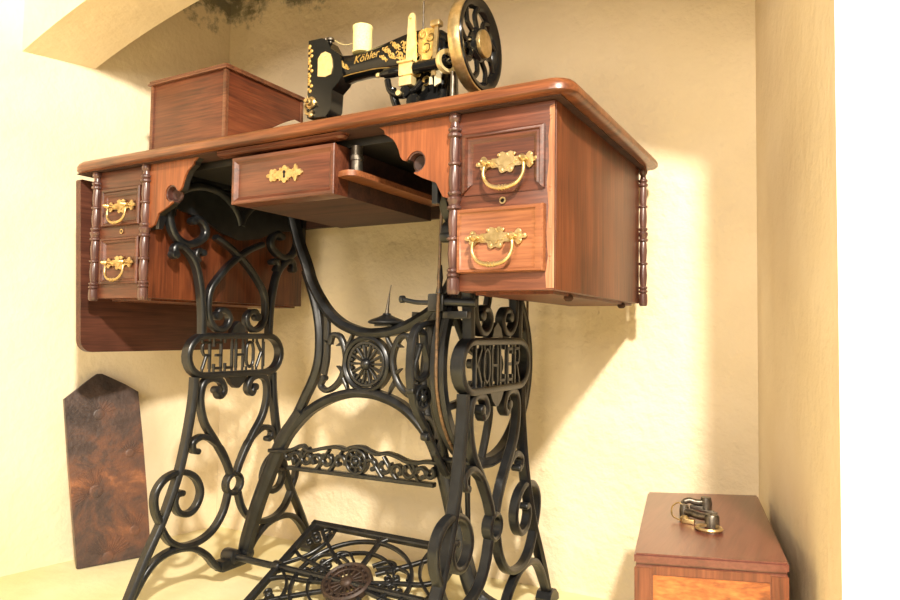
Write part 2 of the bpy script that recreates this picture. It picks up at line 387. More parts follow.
def ornate_outline(a, b, lobes=9, amp=.16, n=80, ph=0):
    o = []
    for k in range(n):
        t = 2*PI*k/n
        r = 1+amp*math.cos(lobes*t+ph)*(.5+.5*abs(math.sin(t)))
        o.append((a*math.cos(t)*r, b*math.sin(t)*r*(1+.25*math.cos(4*t))))
    return o
def bail_handle(cx, cz, y, par, s=1.0):
    bm = B(); mp = lambda u, v, d: Vector((cx+u*s, y-.001-d, cz+v*s))
    prism(bm, ornate_outline(.0215, .0105, 10), mp, 0, .0022)
    prism(bm, [(u, v+.001) for u, v in ornate_outline(.013, .0062, 8)], mp, .0015, .0034)
    for sg in (-1, 1):
        prism(bm, [(u+sg*.028, v) for u, v in ornate_outline(.0115, .0068, 5, .28, 50, PI if sg < 0 else 0)], mp, 0, .0024)
        disc(bm, sg*.038, .001, .0026, mp, .003, .0012); disc(bm, sg*.033, -.005, .0022, mp, .003, .0012); disc(bm, sg*.032, .0065, .0022, mp, .003, .0012)
        lathe(bm, mp(sg*.0250, 0, 0), (0, -1, 0), [(.004, 0), (.003, .003), (.0026, .008), (.0044, .010), (.0048, .013), (.003, .0155), (.0038, .0165), (.0015, .0205), (0, .021)], 12)
    for u in (-.010, 0, .010): disc(bm, u, .0095, .0022, mp, .003, .001)
    for u in (-.006, .006): disc(bm, u, -.009, .0022, mp, .003, .001)
    plate_ = obj('drawer_handle', bm, M_BRASS, par)
    bm = B()
    pts = [mp(-.0235, 0, .009), mp(-.0262, -.008, .0105), mp(-.0255, -.019, .0115), mp(-.017, -.0295, .0125), mp(0, -.0335, .0130), mp(.017, -.0295, .0125), mp(.0255, -.019, .0115), mp(.0262, -.008, .0105), mp(.0235, 0, .009)]
    tube(bm, pts, .002*s, 10, radii=[.0016*s, .0019*s, .0021*s, .0026*s, .0029*s, .0026*s, .0021*s, .0019*s, .0016*s])
    for u in (-.004, 0, .004):
        c = mp(u, -.0335+abs(u)*.08, .0130); lathe(bm, c-Vector((.0012*s, 0, 0)), (1, 0, 0), [(.0024*s, 0), (.0038*s, .0006*s), (.0038*s, .0018*s), (.0024*s, .0024*s)], 12)
    # joined to the plate's mesh keeps the pull one sub-part
    me = plate_.data; bm2 = B(); bm2.from_mesh(me)
    off = wloc(par)
    tmp = bpy.data.meshes.new('t'); 
    for v in bm.verts: v.co -= off
    bm.to_mesh(tmp); bm.free(); bm2.from_mesh(tmp); bm2.to_mesh(me); bm2.free(); bpy.data.meshes.remove(tmp)
    for p in me.polygons: p.use_smooth = True
    me.set_sharp_from_angle(angle=math.radians(38))
bail_handle(-.0625, .6895, -.0028, d1, 1.02)
bail_handle(-.0735, .5955, -.0095, d2, 1.02)
bail_handle(-.8065, .6930, -.0028, d3, .93)
bail_handle(-.8075, .5930, -.0028, d4, .93)
# keyholes between the drawers
for par, x, z in ((cr, -.068, .6425), (cl, -.806, .6485)):
    bm = B(); lathe_closed(bm, (x, -.0028, z), (0, -1, 0), [(.0026, 0), (.0044, 0), (.0044, .0012), (.0026, .0012)], 20); obj('keyhole_ring', bm, M_BRASS, par)
    bm = B(); lathe(bm, (x, -.0015, z), (0, -1, 0), [(.0026, 0), (.0026, .0006)], 16); obj('keyhole', bm, M_BLACK, par)

# knee drawer in the middle with its brass escutcheon
bm = B(); frame_loft(bm, -.5365, -.3330, .674, .7475, [(0, 0), (0, -.004), (.001, -.005), (.0055, -.005), (.009, -.0015), (.0125, .0005), (.0135, .0005)])
box(bm, (-.5362, 0, .6743), (-.3333, .030, .7475), .0008)
kd = obj('knee_drawer', bm, M_FRONT, T)
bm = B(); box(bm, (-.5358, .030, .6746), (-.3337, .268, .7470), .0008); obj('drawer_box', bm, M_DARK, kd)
bm = B(); mp = lambda u, v, d: Vector((-.4295+u, 0-d, .7125+v))
prism(bm, ornate_outline(.018, .0098, 8, .10), mp, -.0002, .0022)
for sg in (-1, 1):
    prism(bm, [(u+sg*.022, v) for u, v in ornate_outline(.010, .0085, 6, .24, 60, PI if sg > 0 else 0)], mp, -.0002, .0028)
    disc(bm, sg*.033, 0, .003, mp, .003, .001)
for a in range(10):
    t = 2*PI*a/10; disc(bm, .023*math.cos(t), .0085*math.sin(t), .0022, mp, .003, .002)
es = obj('escutcheon', bm, M_BRASS, kd)
bm = B(); prism(bm, circ(0, .003, .0026, n=14), mp, .0022, .0030); prism(bm, [(-.001, .002), (.001, .002), (.0018, -.0055), (-.0018, -.0055)], mp, .0022, .0030)
obj('keyhole', bm, M_BLACK, kd)
# moulding rail over the knee drawer, rounded off at its right end
bm = B(); YZp = lambda u, v, d: Vector((d, u, v))
prof = [(0, .7525), (-.006, .7530), (-.0095, .7555), (-.0085, .7585), (-.0120, .7600), (-.012, .7615), (.006, .7615), (.006, .7525)]
prism(bm, prof, YZp, -.566, -.3235)
lathe(bm, (-.3235, .0, .7525), (0, 0, 1), [(.006, 0), (.0095, .003), (.0085, .006), (.012, .0075), (.012, .009), (0, .009)], 20)
obj('drawer_rail', bm, M_FRONT, T)
# runner strip and metal roller beside the knee drawer
bm = B(); XY = lambda u, v, d: Vector((u, v, d))
prism(bm, [(-.3325, .005)] + [(-.3170+.0165*math.cos(a), .0165+.0165*math.sin(a)) for a in [(-PI*.62+PI*.62*k/8) for k in range(9)]] + [(-.3005, .262), (-.3325, .262)], XY, .6995, .7075)
obj('runner_strip', bm, M_RAW, T)
bm = B(); lathe(bm, (-.3170, .028, .7075), (0, 0, 1), [(.0085, 0), (.0085, .018), (.010, .019), (.010, .026), (.0085, .027), (.0085, .040), (0, .040)], 20)
obj('roller', bm, M_STEEL, T)
# dark box and rail added under the top to paint in its deep shade
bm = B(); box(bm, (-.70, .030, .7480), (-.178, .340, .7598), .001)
obj('well_shade_box', bm, M_BLACKW, T)
bm = B(); box(bm, (LX+CW, .375, .700), (-CW, .390, .7600), .001); obj('back_shade_rail', bm, M_DARK, T)

# scalloped aprons with round cut-outs
aL = [(-.616, .761), (-.621, .759), (-.628, .754), (-.629, .749), (-.636, .745), (-.643, .740), (-.648, .733), (-.652, .725), (-.655, .715), (-.659, .710), (-.664, .708)]
hole = [(-.681+.0145*math.cos(a), .7055+.0145*math.sin(a)) for a in [math.radians(15+k*(285-15)/16) for k in range(17)]]
aL += hole[1:] + [(-.678, .6895), (-.690, .683), (-.700, .679), (-.712, .674), (-.717, .664), (-.722, .655), (-.7415, .648)]
def apron(poly):
    bm = B(); prism(bm, poly, XZ, -.0015, .0020)
    o = obj('scalloped_apron', bm, M_APRON, T, smooth=False)
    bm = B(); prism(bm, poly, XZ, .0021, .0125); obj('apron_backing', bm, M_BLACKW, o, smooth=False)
    return o
full = [(LX+CW, .7615)] + [(-.6155, .7615)] + aL
apL = apron(full)
fullR = [(-.8755-x if False else (-.8770-x), z) for x, z in full]
fullR = [(min(max(x, -.262), -CW-.0005), z) for x, z in fullR]
apR = apron(fullR)
for par, cx in ((apL, -.681), (apR, -.196)):
    sg = 1 if cx < -.4 else -1
    bm = B(); mp = lambda u, v, d: Vector((cx+u*sg, d, .7055+v))
    bar(bm, [(.0132*math.cos(a), .0132*math.sin(a)) for a in [math.radians(18+k*(282-18)/20) for k in range(21)]], mp, .0022, .0150, smooth=False, d0=.0075)
    obj('cutout_lining', bm, M_COLU, par)
    bm = B(); lathe(bm, (cx, .0145, .7055), (0, -1, 0), [(.0128, 0), (.0128, .003), (.010, .0045), (.005, .0020), (0, .002)], 20)
    obj('turned_boss', bm, M_DARK, par)

# hanging drop leaf at the far left end
bm = B()
pl = rrect(-.004, .406, .4335, .7535, (.022, .022, .004, .004), 6)
prism(bm, pl, YZp, -.9235, -.9095)
bmesh.ops.bevel(bm, geom=[e for e in bm.edges if abs(e.calc_face_angle(0)-PI/2) < .2 and abs(e.verts[0].co.x-e.verts[1].co.x) < 1e-5], offset=.002, segments=2, affect='EDGES')
for v in bm.verts: v.co.x -= (v.co.z-.4335)/.32*.020
lf = obj('drop_leaf', bm, M_LEAF, T); 
for y in (.06, .33):
    bm = B(); box(bm, (-.942, y, .7500), (-.925, y+.03, .7598), .0008); obj('leaf_hinge', bm, M_STEEL, lf)

# ------------------------------------------------------------------ cast iron stand
YC = .187
ZC = .430
def letter(c):
    # strokes in a unit cell, width .62, height 1
    w = .62
    if c == 'K': return [[(0, 0), (0, 1)], [(w, 1), (.05, .46)], [(.18, .60), (w, 0)]]
    if c == 'O': return [[(w/2, 1), (.08, .90), (0, .72), (0, .28), (.08, .10), (w/2, 0), (w-.08, .10), (w, .28), (w, .72), (w-.08, .90), (w/2, 1)]]
    if c == 'H': return [[(0, 0), (0, 1)], [(w, 0), (w, 1)], [(0, .5), (w, .5)]]
    if c == 'L': return [[(.05, 1), (.05, 0)], [(.05, .02), (w, .02)], [(w, .02), (w, .2)]]
    if c == 'E': return [[(.05, 0), (.05, 1)], [(.05, .98), (w, .98)], [(.05, .5), (w*.8, .5)], [(.05, .02), (w, .02)], [(w, .98), (w, .82)], [(w, .02), (w, .18)]]
    if c == 'R': return [[(.05, 0), (.05, 1)], [(.05, .98), (w-.12, .98), (w, .86), (w, .66), (w-.12, .52), (.05, .50)], [(w*.5, .5), (w, 0)]]
def side_frame(xc, outer):
    mp = lambda u, v, d: Vector((xc+d, YC+u, v))
    bm = B(); t = .0155; r = .0009
    def both(pts, w, tt=t, **k):
        bar(bm, pts, mp, w, tt, **k); bar(bm, mir(pts), mp, w, tt, **k)
    # lower legs and feet
    both([(-.098, .392), (-.101, .35), (-.111, .29), (-.124, .235), (-.142, .186), (-.160, .146), (-.186, .100), (-.209, .055), (-.229, .012), (-.231, .008)], .0125, .0175, ridge=.0014)
    for s in (-1, 1):
        bmf = [(s*-.214, 0), (s*-.252, 0), (s*-.250, .010), (s*-.236, .022), (s*-.216, .020), (s*-.208, .010)]
        prism(bm, bmf, mp, -.014, .014)
    both([(-.159, .144), (-.1725, .172), (-.173, .200), (-.154, .2215), (-.121, .2275), (-.092, .214), (-.078, .188), (-.084, .165), (-.101, .152), (-.123, .157), (-.1335, .175), (-.130, .189), (-.120, .191)], .0105, ridge=r, ball=.0055)
    both([(-.161, .142), (-.150, .123), (-.137, .109), (-.112, .097), (-.077, .097), (-.046, .110), (-.023, .137), (-.012, .169)], .0105, ridge=r)
    bar(bm, circ(0, .186, .0185, n=20), mp, .0080, .0170, closed=True, smooth=False, ridge=r)
    both([(-.008, .205), (-.019, .231), (-.034, .256), (-.054, .274), (-.073, .283), (-.088, .282), (-.099, .274), (-.097, .262), (-.089, .259)], .0105, ridge=r, ball=.0055)
    both([(-.048, .366), (-.041, .354), (-.030, .362), (-.034, .377), (-.046, .386), (-.066, .387), (-.080, .376), (-.084, .347), (-.073, .308), (-.047, .272), (-.020, .232), (-.008, .206)], .0115, ridge=r, ball=-.0075)
    both([(-.226, .016), (-.203, .050), (-.186, .072), (-.165, .088), (-.133, .095), (-.094, .089), (-.062, .069), (-.043, .047), (-.030, .037), (-.022, .043)], .0110, ridge=r, ball=.0060)
    # central boss carrying the treadle pivot
    box(bm, (xc-.012, YC-.030, .028), (xc+.012, YC+.030, .048), .003)
    disc(bm, 0, .050, .014, mp, .030)
    # pendant under the name oval
    prism(bm, [(-.026, .392), (.026, .392), (.015, .376), (.004, .367), (-.004, .367), (-.015, .376)], mp, -.006, .006)
    # name oval
    st = [(-.080+.036*math.cos(a), ZC+.036*math.sin(a)) for a in [PI/2+PI*k/12 for k in range(13)]] + [(.080+.036*math.cos(a), ZC+.036*math.sin(a)) for a in [-PI/2+PI*k/12 for k in range(13)]]
    bar(bm, st, mp, .0110, .0205, closed=True, smooth=False, ridge=.0012)
    # upper lyre
    both([(-.084, .466), (-.086, .513), (-.091, .549), (-.100, .585), (-.111, .605), (-.125, .618), (-.138, .625), (-.149, .620), (-.150, .608)], .0120, .0170, ridge=r, ball=.008)
    both([(-.050, .504), (-.045, .514), (-.031, .513), (-.021, .500), (-.027, .485), (-.042, .478), (-.058, .483), (-.070, .499), (-.073, .523), (-.069, .549), (-.055, .570), (-.022, .603), (.020, .632), (.060, .650)], .0105, ridge=r, ball=-.0085)
    both([(-.159, .690), (-.162, .672), (-.156, .650), (-.144, .636), (-.125, .629), (-.104, .634), (-.087, .646), (-.083, .659), (-.090, .671), (-.103, .677), (-.113, .672)], .0125, ridge=r, ball=.007)
    both([(-.159, .688), (-.153, .708), (-.136, .725), (-.103, .737), (-.064, .737), (-.030, .722), (-.008, .700), (0, .680)], .0150, ridge=r)
    both([(-.098, .600), (-.104, .611), (-.099, .621), (-.089, .617)], .009, ball=.006)
    prism(bm, [(-.018, .472), (.018, .472), (.012, .486), (0, .495), (-.012, .486)], mp, -.006, .006)
    # top flange screwed under the tabletop, with its stepped ends
    prism(bm, [(-.185, .648), (-.178, .648), (-.170, .668), (-.150, .676), (-.150, .690), (-.168, .690), (-.176, .700), (-.176, .742), (.176, .742), (.176, .700), (.168, .690), (.150, .690), (.150, .676), (.170, .668), (.178, .648), (.185, .648), (.185, .7605), (-.185, .7605)], mp, -.004, .004)
    # solid web between the top scrolls
    prism(bm, [(-.158, .690), (-.120, .684), (-.085, .676), (-.050, .660), (0, .650), (.050, .660), (.085, .676), (.120, .684), (.158, .690), (.153, .710), (.136, .727), (.10, .738), (-.10, .738), (-.136, .727), (-.153, .710)], mp, -.0035, .0035)
    f = obj('side_frame', bm, M_IRON, T)
    # raised letters
    bm = B(); h = .050; z0 = ZC-.025; wtot = .162; pitch = wtot/6
    for i, c in enumerate('KOHLER'):
        u0 = -wtot/2+pitch*i+pitch*.16
        for sk in letter(c):
            pts = [((u0+a*pitch*1.1)*outer, z0+b*h) for a, b in sk]
            bar(bm, pts, mp, .0050, .006, smooth=False, d0=outer*.006)
        for k in (0.04, .62):
            uu = (u0+k*pitch*1.1)*outer
            for za, zb in ((z0-.010, z0+.002), (z0+h-.002, z0+h+.010)):
                bar(bm, [(uu, za), (uu, zb)], mp, .0030, .005, smooth=False, d0=outer*.006)
    obj('name_lettering', bm, M_IRON, f)
    return f
fL = side_frame(-.7175, -1)
fR = side_frame(-.1690, 1)

# centre brace between the frames
XC = -.4375; YB = .212
mpB = lambda u, v, d: Vector((XC+.007+u, YB+d, v))
bm = B()
def bothB(pts, w, t=.014, **k):
    bar(bm, pts, mpB, w, t, **k); bar(bm, [(u+(.016 if v > .30 else 0), v) for u, v in mir(pts)], mpB, w, t, **k)
bar(bm, [(-.190, .758), (-.176, .700), (-.158, .645), (-.138, .602), (-.121, .562), (-.088, .518), (-.056, .4935), (-.024, .481), (.006, .4755), (.044, .4775), (.077, .485), (.109, .499), (.142, .519), (.168, .548), (.192, .602), (.206, .68), (.214, .758)], mpB, .0170, .020, ridge=.003)
bar(bm, [(-.139, .590), (-.122, .550), (-.110, .515), (-.103, .476), (-.103, .432), (-.113, .395), (-.134, .356), (-.155, .318)], mpB, .0165, .016, ridge=.002)
bar(bm, [(.190, .597), (.166, .552), (.146, .518), (.131, .476), (.126, .432), (.124, .395), (.130, .350), (.141, .312)], mpB, .0165, .016, ridge=.002)
bothB([(-.087, .512), (-.086, .475), (-.086, .430), (-.092, .400)], .012, .010)
bar(bm, [(-.190, .265), (-.166, .292), (-.125, .330), (-.079, .355), (-.034, .368), (0, .371), (.034, .368), (.075, .355), (.108, .333), (.134, .305), (.150, .275)], mpB, .0165, .020, ridge=.002)
bar(bm, [(-.140, .330), (-.160, .305), (-.188, .268), (-.236, .170), (-.268, .085), (-.276, .050)], mpB, .0260, .020, ridge=.003)
bar(bm, [(.112, .350), (.134, .315), (.152, .280), (.166, .240), (.182, .184), (.202, .115), (.222, .068), (.262, .050)], mpB, .0250, .020, ridge=.003)
bothB([(-.079, .455), (-.072, .471), (-.054, .466), (-.042, .434), (-.047, .405), (-.060, .384), (-.082, .371), (-.098, .379), (-.091, .393)], .0095, .012, ridge=.001, ball=.006)
for (p, q) in (((-.050, .458), (-.062, .452)), ((-.044, .445), (-.026, .478)), ((-.046, .402), (-.060, .416)), ((-.050, .395), (-.036, .372)), ((-.058, .386), (-.046, .396)), ((-.078, .455), (-.090, .462))):
    bothB([p, ((p[0]+q[0])/2+.002, (p[1]+q[1])/2), q], .010, .010, taper=(1, .15))
disc(bm, -.274, .050, .013, mpB, .022); disc(bm, .270, .050, .013, mpB, .022)
br = obj('centre_brace', bm, M_IRON, T)
bm = B(); c = (.005, .4215)
bar(bm, circ(*c, .0455, n=40), mpB, .0085, .018, closed=True, smooth=False, ridge=.0015)
bar(bm, circ(*c, .0370, n=36), mpB, .0060, .013, closed=True, smooth=False)
for k in range(14):
    a = 2*PI*k/14
    bar(bm, [(c[0]+.008*math.cos(a), c[1]+.008*math.sin(a)), (c[0]+.036*math.cos(a), c[1]+.036*math.sin(a))], mpB, .0052, .010, smooth=False, taper=(.45, 1))
    a2 = a+PI/14; disc(bm, c[0]+.0325*math.cos(a2), c[1]+.0325*math.sin(a2), .0032, mpB, .009, n=8)
disc(bm, *c, .0105, mpB, .018, dome=.5)
obj('wheel_rosette', bm, M_IRON, br)
# openwork bar low on the brace
bm = B(); mpO = lambda u, v, d: Vector((XC+u, .200+d, v))
bar(bm, [(-.152, .2275), (.158, .2320)], mpO, .0075, .012, smooth=False)
top = [(-.200, .254), (-.165, .256), (-.140, .262), (-.121, .270), (-.110, .264), (-.098, .263), (-.070, .270), (-.040, .275), (-.021, .272), (-.012, .276), (.000, .279), (.016, .279), (.030, .274), (.047, .271), (.065, .274), (.085, .271), (.104, .265), (.125, .264), (.145, .268), (.195, .268)]
bar(bm, top, mpO, .0065, .012, n=4)
bar(bm, circ(.003, .254, .0205, n=24), mpO, .005, .014, closed=True, smooth=False)
bar(bm, circ(.003, .254, .010, n=16), mpO, .004, .014, closed=True, smooth=False)
for k in range(8):
    a = 2*PI*k/8; bar(bm, [(.003+.004*math.cos(a), .254+.004*math.sin(a)), (.003+.020*math.cos(a), .254+.020*math.sin(a))], mpO, .004, .011, smooth=False)
disc(bm, .003, .254, .006, mpO, .016, dome=.4)
for s in (-1, 1):
    for (cu, cv, rr, a0, a1) in ((-.034, .250, .013, -.4, 4.2), (-.060, .252, .014, 2.6, 7.3), (-.088, .247, .012, -.6, 4.0), (-.108, .250, .015, 2.2, 7.0), (-.135, .247, .012, 0, 4.6), (-.150, .250, .010, 2, 6.5)):
        p = [(s*(cu+rr*(1-.55*k/10)*math.cos(a0+(a1-a0)*k/10)), cv+rr*(1-.55*k/10)*math.sin(a0+(a1-a0)*k/10)) for k in range(11)]
        bar(bm, p, mpO, .0064, .011, n=3, ball=.0042)
    for u in (-.045, -.074, -.120):
        bar(bm, [(s*(u-.012), .231), (s*u, .246), (s*(u+.016), .268)], mpO, .0070, .010, taper=(1, .5))
obj('openwork_bar', bm, M_IRON, br)

# drive wheel, leather belt and dress guard
WC = (.227, .428); WR = .153
mpW = lambda u, v, d: Vector((-.2000+d, u, v))
bm = B()
bar(bm, circ(*WC, WR, n=64), mpW, .014, .020, closed=True, smooth=False)
bar(bm, circ(*WC, WR+.007, n=64), mpW, .004, .008, closed=True, smooth=False, d0=.007)
bar(bm, circ(*WC, WR+.007, n=64), mpW, .004, .008, closed=True, smooth=False, d0=-.007)
for k in range(6):
    a = 2*PI*k/6+.3
    bar(bm, [(WC[0]+.02*math.cos(a), WC[1]+.02*math.sin(a)), (WC[0]+.08*math.cos(a+.32), WC[1]+.08*math.sin(a+.32)), (WC[0]+(WR-.005)*math.cos(a+.1), WC[1]+(WR-.005)*math.sin(a+.1))], mpW, .013, .011, taper=(1, .8))
disc(bm, *WC, .028, mpW, .030, dome=.3)
wh = obj('drive_wheel', bm, M_IRON, T)
bm = B(); tube(bm, [(-.235, WC[0], WC[1]), (-.186, WC[0], WC[1])], .008, 12, smooth=False); obj('axle', bm, M_IRON, wh)
bm = B()
bl = [(WC[0]+(WR+.0095)*math.cos(a), WC[1]+(WR+.0095)*math.sin(a)) for a in [PI-.02+(PI+.04)*k/40 for k in range(41)]]
path = [(-.2000, .080, .755), (-.2000, .071, .60)] + [(-.2000, u, v) for u, v in bl] + [(-.2000, .388, .752)]
tube(bm, path, .0023, 8, smooth=False); obj('drive_belt', bm, M_LEATH, T)

mpG = lambda u, v, d: Vector((-.235+d, u, v))
bm = B()
bar(bm, [(.146, .494), (.113, .493), (.074, .487), (.058, .472), (.053, .450), (.052, .418), (.057, .392), (.071, .367), (.097, .338), (.121, .306), (.142, .279), (.158, .262)], mpG, .0085, .012, ridge=.001)
bar(bm, [(.113, .493), (.106, .466), (.108, .423), (.118, .378), (.137, .331), (.158, .280), (.168, .255)], mpG, .0085, .012, ridge=.001)
bar(bm, [(.066, .481), (.085, .477), (.089, .460), (.099, .438), (.096, .419), (.079, .410), (.064, .414), (.059, .427), (.068, .447), (.074, .458)], mpG, .0075, .011, ball=.005)
rc = (.080, .384)
bar(bm, circ(*rc, .0180, .0160, n=22), mpG, .0060, .014, closed=True, smooth=False)
for k in range(8):
    a = 2*PI*k/8; bar(bm, [(rc[0]+.003*math.cos(a), rc[1]+.003*math.sin(a)), (rc[0]+.017*math.cos(a), rc[1]+.015*math.sin(a))], mpG, .0045, .010, smooth=False)
disc(bm, *rc, .006, mpG, .014, dome=.4); disc(bm, .056, .396, .006, mpG, .012)
bar(bm, [(.080, .357), (.100, .352), (.115, .335), (.111, .322), (.096, .326)], mpG, .0075, .011, ball=.006)
bar(bm, [(.128, .318), (.122, .300), (.134, .290)], mpG, .007, .010)
prism(bm, [(.098, .345), (.118, .345), (.140, .300), (.125, .296)], mpG, -.002, .002)
tube(bm, [(-.235, .140, .4925), (-.176, .140, .4925)], .005, 10, smooth=False); tube(bm, [(-.235, .150, .285), (-.176, .150, .285)], .005, 10, smooth=False)
obj('dress_guard', bm, M_IRON, T)

# belt shifter lever with its bracket
bm = B()
tube(bm, [(-.268, .075, .5262), (-.262, .075, .5262)], .0055, 12, smooth=False)
tube(bm, [(-.264, .075, .526), (-.240, .077, .5215), (-.214, .080, .5215)], .0035, 10)
tube(bm, [(-.216, .080, .523), (-.150, .088, .520)], .006, 10, smooth=False)
box(bm, (-.222, .074, .508), (-.196, .088, .534), .003); box(bm, (-.200, .080, .498), (-.160, .092, .509), .002)
lathe(bm, (-.2000, .072, .534), (0, 0, 1), [(.006, 0), (.0035, .012), (.0045, .022), (.003, .040)], 12)
obj('belt_shifter', bm, M_IRON, T)

# treadle: tilted openwork plate
ang = math.radians(27.4); TZ = .0505
def mpT(u, v, d): return Vector((XC+u, YC+v*math.cos(ang)-d*math.sin(ang), TZ+v*math.sin(ang)+d*math.cos(ang)))
bm = B(); FR, RR, HW = -.088, .1145, .160
bar(bm, [(-HW-.006, RR), (HW+.006, RR)], mpT, .013, .012, smooth=False)
bar(bm, [(-HW-.006, FR), (HW+.006, FR)], mpT, .010, .010, smooth=False)
for s in (-1, 1):
    bar(bm, [(s*HW, FR), (s*HW, RR)], mpT, .013, .012, smooth=False)
    prism(bm, [(s*HW, RR), (s*(HW-.030), RR), (s*HW, RR-.028)], mpT, -.004, .004)
    bar(bm, [(s*.036, .030), (s*.085, .062), (s*.132, .098)], mpT, .0068, .008)
    bar(bm, [(s*.036, -.026), (s*.085, -.050), (s*.140, -.080)], mpT, .0068, .008)
    bar(bm, [(s*.155, .010), (s*.120, .040), (s*.105, .075), (s*.108, .112)], mpT, .005, .008)
    bar(bm, [(s*.155, .000), (s*.118, -.026), (s*.104, -.055), (s*.104, -.084)], mpT, .005, .008)
    for cu, cv, rr in ((.122, .098, .008), (.138, .086, .007), (.128, .078, .006), (.112, .086, .006), (.140, .068, .005), (.062, .006, .006), (.070, .018, .006), (.070, -.006, .006), (.084, .008, .007), (.078, .030, .005), (.064, .026, .005), (.098, .004, .006), (.124, -.066, .007), (.136, -.056, .006)):
        bar(bm, circ(s*cu, cv, rr, n=12), mpT, .0040, .007, closed=True, smooth=False)
    bar(bm, [(s*.040, .010), (s*.090, .022), (s*.130, .030), (s*.158, .046)], mpT, .0062, .008)
    bar(bm, [(s*.040, -.008), (s*.090, -.016), (s*.130, -.018), (s*.158, -.030)], mpT, .0062, .008)
    bar(bm, [(s*.020, .045), (s*.040, .060), (s*.060, .058), (s*.066, .044), (s*.054, .040)], mpT, .0045, .008, ball=.004)
    bar(bm, [(s*.030, .042), (s*.060, .052), (s*.092, .046), (s*.100, .030)], mpT, .004, .008)
bar(bm, circ(0, .004, .112, .094, n=48), mpT, .0065, .008, closed=True, smooth=False)
bar(bm, circ(0, .004, .080, .066, n=40), mpT, .0045, .008, closed=True, smooth=False)
bar(bm, [(0, .040), (0, RR)], mpT, .009, .009, smooth=False); bar(bm, [(0, -.034), (0, FR)], mpT, .009, .009, smooth=False)
for s in (-1, 1): bar(bm, [(0, .098), (s*.014, .112)], mpT, .006, .008, smooth=False)
tr = obj('treadle', bm, M_IRON, T)
bm = B(); mc = (-.004, .0)
bar(bm, circ(*mc, .0425, .0385, n=36), mpT, .0075, .013, closed=True, smooth=False, ridge=.0015)
bar(bm, circ(*mc, .0315, .028, n=28), mpT, .0045, .011, closed=True, smooth=False)
for k in range(16):
    a = 2*PI*k/16
    bar(bm, [(mc[0]+.006*math.cos(a), mc[1]+.006*math.sin(a)), (mc[0]+.040*math.cos(a), mc[1]+.036*math.sin(a))], mpT, .0042, .008, smooth=False, taper=(.6, 1))
    disc(bm, mc[0]+.0365*math.cos(a+.2), mc[1]+.033*math.sin(a+.2), .0028, mpT, .013, n=8)
disc(bm, *mc, .0125, mpT, .012, dome=.4)
obj('treadle_medallion', bm, M_IRONR, tr)['label'] = 'rust brown round medallion in the middle of the treadle'
bm = B(); tube(bm, [(-.708, YC, .0500), (-.180, YC, .0500)], .0062, 10, smooth=False)
for x in (-.60, -.276): lathe(bm, (x-.008, YC, .050), (1, 0, 0), [(.009, 0), (.011, .002), (.011, .014), (.009, .016)], 14)
obj('treadle_rod', bm, M_IRON, T)
bm = B(); tube(bm, [(-.2440, .255, .085), (-.236, .232, .22), (-.234, .235, .400)], .0045, 10, smooth=False)
obj('pitman_rod', bm, M_IRON, T)

# ------------------------------------------------------------------ oil can on the brace
oc = thing('oil_can', 'small black oil can with a long thin spout standing on the iron brace', 'oil can', (XC+.051, .212, .4868))
b0 = Vector((XC+.051, .212, .4868))
bm = B(); box(bm, b0+Vector((-.018, -.012, .0005)), b0+Vector((.018, .012, .004)), .001)
lathe(bm, b0+Vector((0, 0, .003)), (0, 0, 1), [(.012, 0), (.0290, .002), (.0325, .004), (.0325, .006), (.028, .009), (.016, .0135), (.0080, .017), (.0065, .020), (0, .020)], 28)
obj('can_body', bm, M_IRON, oc)
bm = B(); tube(bm, [tuple(b0+Vector((0, 0, .023))), tuple(b0+Vector((.003, 0, .045))), tuple(b0+Vector((.008, 0, .072)))], .002, 10, radii=[.0042, .0030, .0020, .0011, .0007])
obj('spout', bm, M_STEEL, oc)

# ------------------------------------------------------------------ cover box on the tabletop
cv = thing('machine_cover', 'reddish brown wooden sewing machine cover box at the left end of the tabletop', 'cover box', (-.80, .225, .780))
bm = B(); box(bm, (-.905, .124, .7803), (-.697, .332, .9645), .001)
for f in bm.faces: f.normal_update(); f.material_index = 1 if abs(f.normal.x) > .5 else 0
obj('cover_body', bm, [M_COVER, wood('cover_side_wood', (.05,.012,.006), (.12,.029,.011), (.20,.055,.02), 'y', .4)], cv)
for x, y in ((-.9035, .1255), (-.6985, .1255), (-.6985, .3305), (-.9035, .3305)):
    bm = B(); box(bm, (x-.004, y-.004, .7803), (x+.004, y+.004, .9645), .0015); obj('corner_strip', bm, M_COVED, cv)
bm = B(); box(bm, (-.912, .117, .9640), (-.690, .339, .9680), .0012); box(bm, (-.910, .119, .9690), (-.692, .337, .9740), .0028); obj('cover_lid', bm, M_COVED, cv)

